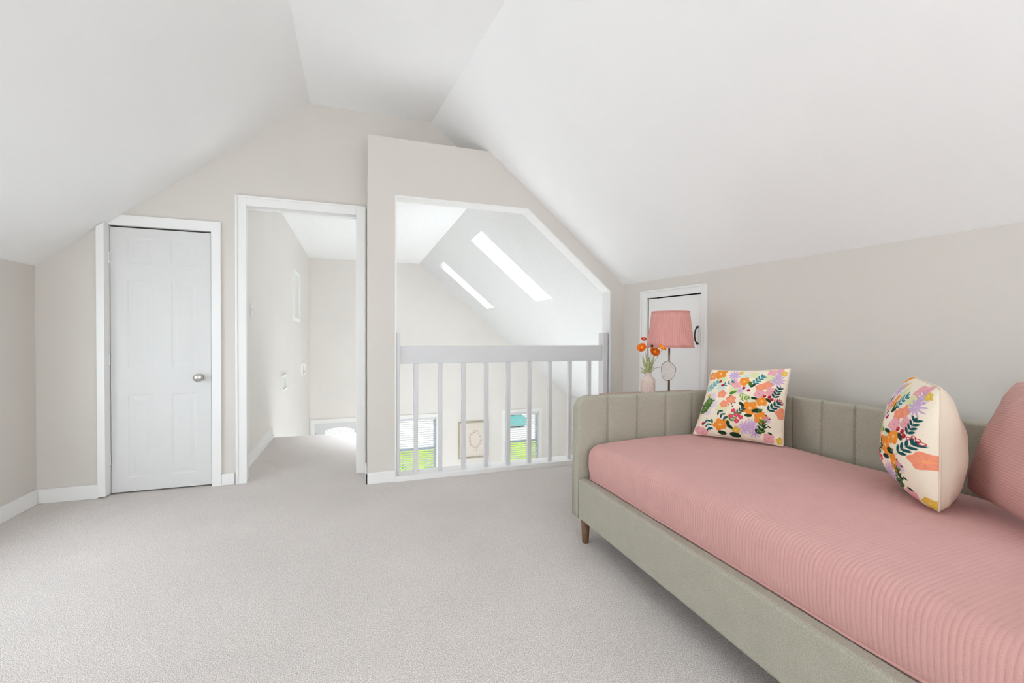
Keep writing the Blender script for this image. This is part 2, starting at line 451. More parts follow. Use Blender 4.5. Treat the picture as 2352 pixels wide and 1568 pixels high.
bm = bmesh.new(); wall_cells(bm, .2, 1.05, 0, 1.7, .35, .4, [], RWM); wall_cells(bm, .2, .25, 0, 1.7, .12, .35, [], RWM); wall_cells(bm, 1.0, 1.05, 0, 1.7, .12, .35, [], RWM); wall_cells(bm, .25, 1.0, 1.6, 1.7, .12, .35, [], RWM)
struct('wall_eave', bm, M['dark'], 'eave space coloured near-black as shade behind the small access door', 'wall')

# ------------------------------------------------------------------ two-storey hall beyond
bm = bmesh.new(); box(bm, -1.0, -.89, YM + .12, YFAR + .2, ZG - .3, 2.76)
struct('wall_landing', bm, M['wall_light'], 'pale wall running down beside the landing and stairs', 'wall')
WA = (.78, 1.63, -2.02, -.63); WB = (3.195, 4.03, -2.02, -.63); FD = (-.80, .12, ZG, -.62)
bm = bmesh.new(); wall_cells(bm, -1.0, 7.2, ZG - .3, -.60, YFAR, YFAR + .15, [WA, WB, FD])
prism(bm, [(-1.0, -.6), (7.1, -.6), (7.1, -.52), (5.3, -.38), (4.75, -.2), (1.262, 2.73), (-1.0, 2.73)], YFAR, YFAR + .15)
struct('wall_far', bm, M['wall_light'], 'tall pale far wall with two blind-covered windows and the front door', 'wall')
bm = bmesh.new(); box(bm, 7.0, 7.15, 3.5, YFAR + .15, ZG - .3, 2.5)
box(bm, .10, 7.1, 3.50, 3.66, ZG - .3, -.25); box(bm, 2.42, 7.1, 3.56, 3.66, -.25, 2.6)
struct('wall_hall', bm, M['wall_light'], 'pale walls of the two storey hall below and beside the loft', 'wall')
bm = bmesh.new(); box(bm, -1.0, 7.1, 3.5, YFAR + .1, ZG - .2, ZG)
struct('floor_lower', bm, M['lower_floor'], 'pale wooden ground floor of the hall below the railing', 'floor')

SS = .842; XC = 1.258; ZC = 2.66
bm = bmesh.new(); box(bm, -1.0, XC, YM + .12, YFAR + .1, ZC, ZC + .1); box(bm, 1.03, XC + .03, YP + .11, YM + .12, 2.56, ZC + .1)
struct('ceiling_hall', bm, M['ceil_tex'], 'flat white ceiling over the landing and stairs', 'ceiling')
# sloped ceiling with skylight holes; local u down the slope
ss = math.hypot(1, SS); ux, uz = 1 / ss, -SS / ss
SLM = Matrix(((ux, 0, SS / ss, XC), (0, 1, 0, 0), (uz, 0, 1 / ss, ZC), (0, 0, 0, 1)))   # (u, y, n)
def slab(bm, u0, u1, y0, y1, n0, n1): box(bm, u0, u1, y0, y1, n0, n1, SLM)
uo = lambda x: (x - XC) * ss
S1 = (uo(1.50), uo(2.475), 5.53, 6.09); S2 = (uo(1.485), uo(2.44), 8.09, 8.55)
bm = bmesh.new()
us = sorted({0, uo(4.72), S1[0], S1[1], S2[0], S2[1]}); ys = sorted({YP + .11, YFAR + .1, S1[2], S1[3], S2[2], S2[3]})
for a, b in zip(us, us[1:]):
    for c, d in zip(ys, ys[1:]):
        um, ym = (a + b) / 2, (c + d) / 2
        if any(s[0] < um < s[1] and s[2] < ym < s[3] for s in (S1, S2)): continue
        slab(bm, a, b, c, d, 0, .14)
zlow = ZC - SS * (4.72 - XC)
pr0 = [(4.72, zlow), (5.22, zlow - .17), (7.1, zlow - .34), (7.1, zlow + .1), (4.85, zlow + .13)]
prism(bm, pr0, YP + .11, YFAR + .1)
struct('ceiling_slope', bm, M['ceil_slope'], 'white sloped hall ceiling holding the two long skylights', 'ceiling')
for n, (S, lb) in enumerate(((S1, 'longer nearer skylight in the white sloped hall ceiling'), (S2, 'farther slimmer skylight in the white sloped hall ceiling'))):
    c = SLM @ Vector(((S[0] + S[1]) / 2, (S[2] + S[3]) / 2, .1))
    w = thing('window_%d' % (3 + n), c, lb, 'skylight', None, 'structure')
    bm = bmesh.new(); f = .05; S_ = S; S = (S[0] - .02, S[1] + .02, S[2] - .02, S[3] + .02)
    slab(bm, S[0] - f, S[1] + f, S[2] - f, S[2], .14, .165); slab(bm, S[0] - f, S[1] + f, S[3], S[3] + f, .14, .165)
    slab(bm, S[0] - f, S[0], S[2], S[3], .14, .165); slab(bm, S[1], S[1] + f, S[2], S[3], .14, .165)
    build('window_frame', bm, M['trim'], w)
    bm = bmesh.new(); slab(bm, S[0], S[1], S[2], S[3], .15, .155)
    build('pane', bm, M['glass'], w)

# ------------------------------------------------------------------ far windows and blinds
def sash_window(n, W, label, blind_label, frame_label=None):
    x0, x1, z0, z1 = W
    w = thing('window_%d' % n, ((x0 + x1) / 2, YFAR, z0), label, 'window', None, 'structure')
    bm = bmesh.new(); c = .075; yf = YFAR
    box(bm, x0 - c, x0, yf - .02, yf, z0 - .03, z1 + c); box(bm, x1, x1 + c, yf - .02, yf, z0 - .03, z1 + c); box(bm, x0, x1, yf - .02, yf, z1, z1 + c)
    build('window_casing', bm, M['trim'], w)
    bm = bmesh.new(); box(bm, x0 - c - .02, x1 + c + .02, yf - .05, yf + .1, z0 - .03, z0)
    build('window_sill', bm, M['trim'], w)
    zm = -1.315
    for nm, a, b, yo in (('upper_sash', zm - .02, z1, .10), ('lower_sash', z0, zm + .02, .07)):
        bm = bmesh.new(); s = .045
        box(bm, x0, x0 + s, yf + yo, yf + yo + .03, a, b); box(bm, x1 - s, x1, yf + yo, yf + yo + .03, a, b)
        box(bm, x0 + s, x1 - s, yf + yo, yf + yo + .03, a, a + s); box(bm, x0 + s, x1 - s, yf + yo, yf + yo + .03, b - s, b)
        so = build(nm, bm, M['sash'], w)
        bm = bmesh.new(); box(bm, x0 + s, x1 - s, yf + yo + .012, yf + yo + .016, a + s, b - s)
        build('pane', bm, M['glass'], so)
    bl = thing('window_blind', ((x0 + x1) / 2, yf + .035, z1), blind_label, 'window blind', 'white blinds in the far hall windows')
    bm = bmesh.new(); box(bm, x0 + .01, x1 - .01, yf + .008, yf + .062, z1 - .055, z1 - .002)
    build('headrail', bm, M['blind'], bl)
    bm = bmesh.new(); z = z1 - .085
    while z > z0 + .06:
        mt = Matrix.Translation((0, yf + .036, z)) @ Matrix.Rotation(math.radians(3), 4, 'X')
        box(bm, x0 + .012, x1 - .012, -.023, .023, -.0014, .0014, mt); z -= .047
    build('slats', bm, M['blind'], bl)
    bm = bmesh.new(); box(bm, x0 + .012, x1 - .012, yf + .012, yf + .06, z0 + .01, z0 + .03)
    build('bottom_rail', bm, M['blind'], bl)
    bm = bmesh.new()
    for xx in (x0 + .15, (x0 + x1) / 2, x1 - .15): tube(bm, [(xx, yf + .036, z0 + .03), (xx, yf + .036, z1 - .05)], .0015, 5)
    build('ladder_cords', bm, M['blind'], bl)
sash_window(1, WA, 'left hall window low on the far wall, seen between the leftmost balusters', 'white slatted blind in the left hall window')
sash_window(2, WB, 'right hall window low on the far wall, right of the framed picture', 'white slatted blind in the right hall window, right of the framed picture')

# front door
d3 = thing('door_3', (-.34, YFAR, ZG), 'white front door with arched patterned glass at the foot of the stairs', 'door', None, 'structure')
bm = bmesh.new(); c = .07; yf = YFAR
x0, x1, z1 = -.80, .12, -.62
box(bm, x0 - c, x0 + .01, yf - .02, yf + .02, ZG, z1 + c); box(bm, x1 - .01, x1 + c, yf - .02, yf + .02, ZG, z1 + c); box(bm, x0 + .01, x1 - .01, yf - .02, yf + .02, z1 - .01, z1 + c)
build('door_casing', bm, M['trim'], d3)
# leaf with arched opening
bm = bmesh.new(); gx0, gx1, gz0, gza, gzt = -.60, -.05, -1.35, -.79, -.735
arch = []
for i in range(13):
    u = i / 12; arch.append((gx0 + (gx1 - gx0) * u, gza + (gzt - gza) * math.sin(math.pi * u)))
lx0, lx1 = x0 + .0105, x1 - .015; lz1 = z1 - .012
ya, yb = yf + .03, yf + .07
box(bm, lx0, gx0, ya, yb, ZG + .01, lz1); box(bm, gx1, lx1, ya, yb, ZG + .01, lz1); box(bm, gx0, gx1, ya, yb, ZG + .01, gz0)
for (a, za), (b, zb) in zip(arch, arch[1:]): prism(bm, [(a, za), (b, zb), (b, lz1), (a, lz1)], ya, yb)
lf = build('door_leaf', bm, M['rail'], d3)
bm = bmesh.new(); prism(bm, [(gx0, gz0), (gx1, gz0)] + arch[::-1], yf + .047, yf + .053)
build('pane', bm, M['glass_door'], lf)
for z in (-.86, -1.6, -2.4):
    bm = bmesh.new(); box(bm, x0 + .004, x0 + .02, yf + .012, yf + .03, z - .045, z + .045)
    hg = build('hinge', bm, M['iron'], d3)

# ------------------------------------------------------------------ rear window, added behind the viewpoint to light the loft
w5 = thing('window_5', (.45, YB, .55), 'wide white-framed window added for light in the gable wall facing the doorway', 'window', None, 'structure')
bm = bmesh.new(); x0, x1, z0, z1 = RWIN; c = .08
box(bm, x0 - c, x0, YB, YB + .02, z0 - c, z1 + c); box(bm, x1, x1 + c, YB, YB + .02, z0 - c, z1 + c); box(bm, x0, x1, YB, YB + .02, z1, z1 + c); box(bm, x0, x1, YB, YB + .02, z0 - c, z0)
build('window_casing', bm, M['trim'], w5)
bm = bmesh.new()
for a, b in ((x0, x0 + .05), (x1 - .05, x1), ((x0 + x1) / 2 - .03, (x0 + x1) / 2 + .03)): box(bm, a, b, YB - .09, YB - .04, z0, z1)
box(bm, x0, x1, YB - .09, YB - .04, z0, z0 + .05); box(bm, x0, x1, YB - .09, YB - .04, z1 - .05, z1)
build('window_frame', bm, M['trim'], w5)
bm = bmesh.new(); box(bm, x0, x1, YB - .068, YB - .064, z0, z1)
build('pane', bm, M['glass'], w5)

# rooflights added to the loft behind the viewpoint, for even light
for n, (R4, f, lb) in enumerate(((RL1, zq_, 'rooflight added for light in the right ceiling slope at the rear of the loft'), (RL2, lambda x, y: ZF, 'rooflight added for light in the flat ceiling strip at the rear of the loft'))):
    x0, x1, y0, y1 = R4
    wr = thing('window_%d' % (6 + n), ((x0 + x1) / 2, (y0 + y1) / 2, f((x0 + x1) / 2, (y0 + y1) / 2) + .14), lb, 'added rooflight', None, 'structure')
    bm = bmesh.new(); e = .04
    for a, b, c, d in ((x0 - e, x0 + .01, y0 - e, y1 + e), (x1 - .01, x1 + e, y0 - e, y1 + e), (x0 + .01, x1 - .01, y0 - e, y0 + .01), (x0 + .01, x1 - .01, y1 - .01, y1 + e)):
        for v in box(bm, a, b, c, d, .14, .19): v.co.z += f(v.co.x, v.co.y)
    build('window_frame', bm, M['trim'], wr)
    bm = bmesh.new()
    for v in box(bm, x0 + .01, x1 - .01, y0 + .01, y1 - .01, .16, .166): v.co.z += f(v.co.x, v.co.y)
    build('pane', bm, M['glass'], wr)

w8 = thing('window_8', (XL, 2.35, .5), 'low wide eave window added for light in the left knee wall', 'window', None, 'structure')  # unseen window, put in to brighten the bed front and right wall
bm = bmesh.new(); a, b, c, d = EW; e = .06
for q in ((a - e, a, c - e, d + e), (b, b + e, c - e, d + e), (a, b, d, d + e), (a, b, c - e, c)): wall_cells(bm, q[0], q[1], q[2], q[3], -.018, 0, [], LWM)
build('window_casing', bm, M['trim'], w8)
bm = bmesh.new()
for q in ((a, a + .04, c, d), (b - .04, b, c, d), (a + .04, b - .04, d - .04, d), (a + .04, b - .04, c, c + .04), ((a + b) / 2 - .02, (a + b) / 2 + .02, c + .04, d - .04)): wall_cells(bm, q[0], q[1], q[2], q[3], .05, .09, [], LWM)
build('window_frame', bm, M['trim'], w8)
bm = bmesh.new(); wall_cells(bm, a, b, c, d, .068, .072, [], LWM); build('pane', bm, M['glass'], w8)

# ------------------------------------------------------------------ railing
rl = thing('railing', (1.2, 3.60, .036), 'white wooden railing with square balusters across the loft opening', 'railing')
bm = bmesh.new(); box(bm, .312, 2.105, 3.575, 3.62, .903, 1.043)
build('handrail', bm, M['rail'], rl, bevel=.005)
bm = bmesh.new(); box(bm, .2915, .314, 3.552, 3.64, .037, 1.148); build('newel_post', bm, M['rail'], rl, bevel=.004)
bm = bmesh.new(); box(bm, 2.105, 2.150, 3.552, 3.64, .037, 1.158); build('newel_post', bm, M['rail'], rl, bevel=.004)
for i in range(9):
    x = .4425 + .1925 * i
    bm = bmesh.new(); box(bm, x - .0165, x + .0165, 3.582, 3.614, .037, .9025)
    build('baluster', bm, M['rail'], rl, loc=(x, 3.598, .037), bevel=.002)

# ------------------------------------------------------------------ things on the hall walls
ls = thing('light_switch', (-.89, 4.51, 1.34), 'white light switch on the landing wall just beyond the doorway', 'light switch')
bm = bmesh.new(); box(bm, -.89, -.884, 4.50, 4.58, 1.285, 1.40); build('switch_plate', bm, M['plastic'], ls, bevel=.002)
bm = bmesh.new(); box(bm, -.884, -.872, 4.533, 4.547, 1.33, 1.355); build('toggle', bm, M['plastic'], ls)
def wall_frame(y0, y1, z0, z1, label, w=.03, dp=.035, group=None):
    f = thing('picture_frame', (-.89, (y0 + y1) / 2, z0), label, 'picture frame', group)
    bm = bmesh.new()
    for a, b, c, d in ((y0, y0 + w, z0, z1), (y1 - w, y1, z0, z1), (y0 + w, y1 - w, z0, z0 + w), (y0 + w, y1 - w, z1 - w, z1)):
        box(bm, -.89, -.89 + dp, a, b, c, d)
    build('frame', bm, M['white_frame'], f)
    bm = bmesh.new(); box(bm, -.89, -.882, y0 + w, y1 - w, z0 + w, z1 - w); build('mount', bm, M['mount'], f)
wall_frame(7.28, 8.01, 1.34, 2.10, 'large white picture frame high on the landing wall near the corner', .045, .028)
wall_frame(6.18, 6.56, .41, .62, 'small white picture frame low on the landing wall, the nearer of two', .035, .022)
wall_frame(8.36, 8.80, .435, .64, 'small white picture frame low on the landing wall, the farther, next to the corner', .035, .022)

# picture on far wall
pc = thing('framed_picture', (2.44, YFAR, -1.58), 'framed cream picture with a fine floral wreath drawing between the two hall windows', 'picture')
bm = bmesh.new(); x0, x1, z0, z1, w = 2.12, 2.80, -1.59, -.775, .03
for a, b, c, d in ((x0, x0 + w, z0, z1), (x1 - w, x1, z0, z1), (x0 + w, x1 - w, z0, z0 + w), (x0 + w, x1 - w, z1 - w, z1)): box(bm, a, b, YFAR - .04, YFAR, c, d)
build('frame', bm, M['art_frame'], pc)
bm = bmesh.new(); box(bm, x0 + w, x1 - w, YFAR - .015, YFAR, z0 + w, z1 - w); build('print_sheet', bm, M['art_paper'], pc)
bm = bmesh.new(); cx, cz = 2.50, -1.17
yd = YFAR - .018
for k2, (ra, rb_) in enumerate(((.145, .185), (.125, .160))):
    pts = [(cx + ra * math.cos(a) * (1 + .06 * math.sin(5 * a + k2)), yd, cz + rb_ * math.sin(a) * (1 + .05 * math.cos(4 * a + k2))) for a in [.9 + k2 * .5 + i * 5.4 / 40 for i in range(41)]]
    tube(bm, pts, .003, 5)
    for i in range(2, 40, 4):
        p = Vector(pts[i]); t_ = (Vector(pts[i + 1]) - p).normalized(); o_ = Vector((t_.z, 0, -t_.x)) * (1 if k2 == 0 else -1)
        tube(bm, [p, p + (t_ + o_) * .014, p + (t_ * 1.4 + o_) * .024], .004, 5, .0015)
tube(bm, [(cx + .01, yd, cz - .18), (cx + .03, yd, cz - .24), (cx + .02, yd, cz - .28)], .003, 5)
for qx, qz in ((.06, .12), (.09, .08), (-.02, .15)):
    bmesh.ops.create_uvsphere(bm, u_segments=8, v_segments=6, radius=.010, matrix=Matrix.Translation((cx + qx, yd, cz + qz)))
build('drawing', bm, M['art_line'], pc)

# ------------------------------------------------------------------ outdoors
bm = bmesh.new(); box(bm, -14, 22, YFAR + .2, 16.2, -3.2, -2.95)
struct('floor_lawn', bm, M['grass'], 'bright green lawn outside the two hall windows', 'lawn')
bm = bmesh.new(); box(bm, -25, 40, 16.2, 60, -3.25, -2.98)
struct('floor_road', bm, M['road'], 'pale concrete drive and road beyond the lawn', 'road')

tv = thing('van', (6.75, 19.3, -2.98), 'teal van parked beyond the lawn, seen through the right hall window', 'van')
bm = bmesh.new()
prof = [(-1.3, .14), (1.3, .14), (1.32, .75), (1.05, 1.0), (.8, 1.42), (.6, 1.5), (-1.2, 1.5), (-1.3, 1.35)]
prism(bm, [(6.2 + x * .85, -2.98 + z * .55) for x, z in prof], 18.9, 20.3)
build('body', bm, M['teal'], tv, bevel=.05)
bm = bmesh.new(); 
for a, b in ((-.95, -.3), (-.2, .55)): box(bm, 6.2 + a * .85, 6.2 + b * .85, 18.893, 18.899, -2.98 + .55, -2.98 + .74)
build('window', bm, M['glass_dark'], tv)
for wx in (-.8, .8):
    for wy in (18.88, 20.18):
        bm = bmesh.new(); tube(bm, [(6.2 + wx * .85, wy + .1, -2.98 + .10), (6.2 + wx * .85, wy + .14, -2.98 + .10)], .10, 18)
        build('wheel', bm, M['tyre'], tv)

nh = thing('neighbouring_house', (6, 31, -2.98), 'white neighbouring house across the road, seen through the hall windows', 'house')
bm = bmesh.new(); box(bm, -3, 15, 30, 37, -2.98, .4); build('wall', bm, M['siding'], nh)
bm = bmesh.new(); 
a = [bm.verts.new(p) for p in ((-3.4, 29.6, .35), (15.4, 29.6, .35), (15.4, 37.4, .35), (-3.4, 37.4, .35), (-3.4, 33.5, 2.6), (15.4, 33.5, 2.6))]
for f in ((0, 1, 5, 4), (2, 3, 4, 5), (0, 4, 3), (1, 2, 5), (0, 3, 2, 1)): bm.faces.new([a[i] for i in f])
build('roof', bm, M['roofing'], nh)
for xx in (-1, 3, 8.2, 12):
    bm = bmesh.new(); box(bm, xx, xx + 1.1, 29.96, 30.0, -1.9, -.5); build('window', bm, M['house_glass'], nh)

def shrub(c, r, label):
    s = thing('shrub', c, label, 'shrub', 'shrubs under the left hall window')
    bm = bmesh.new()
    for i in range(420):
        u = Vector((random.gauss(0, 1), random.gauss(0, 1), abs(random.gauss(0, 1)))).normalized() * r * random.uniform(.5, 1)
        d = Vector((random.gauss(0, 1), random.gauss(0, 1), random.gauss(0, 1))).normalized(); e2 = d.orthogonal().normalized()
        p = Vector(c) + Vector((u.x, u.y, u.z * 3.0 + .05)); L = .045
        bm.faces.new([bm.verts.new(p + v) for v in (-d * L, e2 * L * .45, d * L, -e2 * L * .45)])
    build('foliage', bm, M['shrub'], s)
    bm = bmesh.new()
    for i in range(6):
        a = i * 1.05; tube(bm, [c, Vector(c) + Vector((math.cos(a) * r * .5, math.sin(a) * r * .5, r * 2.4))], .008, 5)
    build('stems', bm, M['stem_brown'], s)
shrub((1.02, 10.8, -2.95), .33, 'pale green shrub outside the left hall window, nearer its left side')
shrub((1.70, 10.9, -2.95), .31, 'pale green shrub outside the left hall window, nearer its right side')

# ------------------------------------------------------------------ daybed
db = thing('daybed', (1.72, 1.23, 0), 'sage grey upholstered daybed with channelled sides and brown tapered legs', 'daybed')
def channel_panel(name, length, z0, z1, t, pitch, start, place, r=.07, round_ends=(True, True), lab=None):
    """upholstered panel: u along length, front face with vertical channels; place(u, t, z) -> world."""
    nu = int(length / .004); us = np.linspace(0, length, nu); nv = 40
    def top(u):
        zt = z1
        if round_ends[0] and u < r: zt = z1 - r + math.sqrt(max(0, r * r - (r - u) ** 2))
        if round_ends[1] and u > length - r: zt = z1 - r + math.sqrt(max(0, r * r - (u - length + r) ** 2))
        return zt
    P = []
    ring_n = 0
    for u in us:
        zt = top(u); ring = []
        d = (u - start) % pitch; d = min(d, pitch - d)
        groove = .015 * math.exp(-(d / .0036) ** 2) + .004 * math.exp(-(d / .016) ** 2)
        er = .016
        for v in np.linspace(0, 1, 24):        # front face bottom -> top
            z = z0 + (zt - er - z0) * v
            ring.append((u, groove * (1 if z > .2 else .6), z))
        for a in np.linspace(0, math.pi / 2, 6)[1:]:
            ring.append((u, groove * (1 - a / 1.57) + er - er * math.cos(a), zt - er + er * math.sin(a)))
        for a in np.linspace(math.pi / 2, math.pi, 6):
            ring.append((u, t - er - er * math.cos(a), zt - er + er * math.sin(a)))
        ring.append((u, t, z0)); P.append(ring); ring_n = len(ring)
    A = np.array(P)
    bm = bmesh.new(); V = [[bm.verts.new(place(*A[i, j])) for j in range(ring_n)] for i in range(len(us))]
    for i in range(len(us) - 1):
        for j in range(ring_n):
            jn = (j + 1) % ring_n
            bm.faces.new((V[i][j], V[i + 1][j], V[i + 1][jn], V[i][jn]))
    bm.faces.new(V[0]); bm.faces.new(V[-1][::-1])
    o = build(name, bm, M['fabric'], db, smooth=True)
    if lab: o['label'] = lab
    return o
ZT = .79
# far end panel: inner face looks toward the viewpoint (-y)
channel_panel('end_panel', 1.135, .125, ZT, .066, .196, .188, lambda u, t, z: (1.148 + u, 2.20 + t, z), .075, (True, False))
channel_panel('end_panel', 1.03, .125, ZT, .066, .196, .188, lambda u, t, z: (1.148 + u, .17 - t, z), .075, (True, False))
# back panel, its inner face looks to -x
bx0, bx1 = 2.262, 2.225
ang = math.atan2(bx0 - bx1, 2.0)
channel_panel('back_panel', 2.03, .125, ZT + .007, .066, .166, .05, lambda u, t, z: (bx0 - math.sin(ang) * u + t, 2.2 - u, z), .05, (False, False))
# front rail
bm = bmesh.new(); box(bm, 1.150, 1.207, .171, 2.199, .122, .342)
build('side_rail', bm, M['fabric'], db, bevel=.012)
bm = bmesh.new(); box(bm, 1.21, 2.20, .20, 2.19, .23, .30)
build('slat_base', bm, M['wood'], db)
for lx, ly in ((1.178, 2.165), (1.178, .21), (2.20, 2.165), (2.16, .21)):
    bm = bmesh.new(); rg = lathe(bm, [(.017, 0), (.018, .004), (.024, .121)], (lx, ly, 0), 20); cap(bm, rg[0][::-1]); cap(bm, rg[-1])
    o = build('leg', bm, M['wood'], db, smooth=True, loc=(lx, ly, 0))
    o['label'] = 'tapered brown wooden leg'
bm = bmesh.new()
# centre support leg stays under the bed
rg = lathe(bm, [(.02, 0), (.02, .23)], (1.7, 1.2, 0), 14); cap(bm, rg[0][::-1]); cap(bm, rg[-1])
build('centre_leg', bm, M['wood'], db, smooth=True)

# ------------------------------------------------------------------ mattress under ribbed cover
def rib(s, p=.0126, amp=.0020):
    """height of the corded rib pattern along s (metres)."""
    a = np.abs(np.sin(np.pi * s / p)) ** .65
    g = .82 + .18 * np.sin(2 * np.pi * s / (p * 5.0)) * np.sin(2 * np.pi * s / (p * 23.0) + 1.3)
    return amp * a * g
def mattress():
    y0, y1 = .245, 2.185
    ys = np.concatenate([np.linspace(y0, y0 + .05, 30)[:-1], np.linspace(y0 + .05, y1 - .05, 1240), np.linspace(y1 - .05, y1, 30)[1:]])
    xb0, xb1 = 1.212, 2.205; zb, zt = .322, .535
    prof = []
    for z in np.linspace(zb, zt - .06, 14): prof.append((xb0 - .020 * math.sin(math.pi * (z - zb) / (zt - zb) * .9), z))
    cxx, czz, r = prof[-1][0] + .06, zt - .06, .06
    for a in np.linspace(math.pi, math.pi / 2, 14)[1:]: prof.append((cxx + r * math.cos(a), czz + r * math.sin(a)))
    xs = np.linspace(cxx, xb1 - .05, 40)[1:]
    for x in xs: prof.append((x, zt + .017 * math.sin(math.pi * (x - cxx) / (xb1 - .05 - cxx)) ** .7))
    for a in np.linspace(math.pi / 2, 0, 8)[1:]: prof.append((xb1 - .05 + .05 * math.cos(a), zt - .05 + .05 * math.sin(a)))
    prof.append((xb1, zb))
    A = np.array(prof); n = len(prof)
    T = np.gradient(A, axis=0); T /= np.linalg.norm(T, axis=1)[:, None]; N = np.stack([-T[:, 1], T[:, 0]], 1)
    P = np.zeros((len(ys), n, 3)); cen = np.array([(xb0 + xb1) / 2, zb])
    for i, y in enumerate(ys):
        e = min(y - y0, y1 - y) / .05; e = min(1, e); q = math.sqrt(max(0, 1 - (1 - e) ** 2))
        rr = rib(y)
        wob = .003 * math.sin(y * 5.1) + .002 * math.sin(y * 11.7)
        X = A + N * (rr + .0)
        top = np.clip((X[:, 1] - zb) / (zt - zb), 0, 1)
        z = zb + (X[:, 1] - zb) * (1 - .16 * (1 - q)) + wob * top
        x = cen[0] + (X[:, 0] - cen[0]) * (1 - .045 * (1 - q))
        P[i, :, 0] = x; P[i, :, 1] = y; P[i, :, 2] = z
    # small crease wobble
    me = grid_mesh('mattress', P)
    bmx = bmesh.new(); bmx.from_mesh(me); bmx.verts.ensure_lookup_table()
    n1 = len(ys)
    for i in (0, n1 - 1):
        c = [bmx.verts[i * n + j] for j in range(n)]
        bmx.faces.new(c if i else c[::-1])
    bmx.faces.new([bmx.verts[k] for k in (0, n - 1, (n1 - 1) * n + n - 1, (n1 - 1) * n)])
    return bmx
o = build('mattress', mattress(), M['pink'], None, smooth=True, loc=(1.7, 1.2, .322))
bm = bmesh.new(); tube(bm, [(1.203 - .0015 * math.sin(q * 9), q, .3475 + .0012 * math.sin(q * 14)) for q in np.linspace(.25, 2.165, 90)], .0045, 8)
build('piping', bm, M['pink'], o, smooth=True)
tag(o, 'thick mattress in a pink corded cover lying in the sage grey daybed', 'mattress')

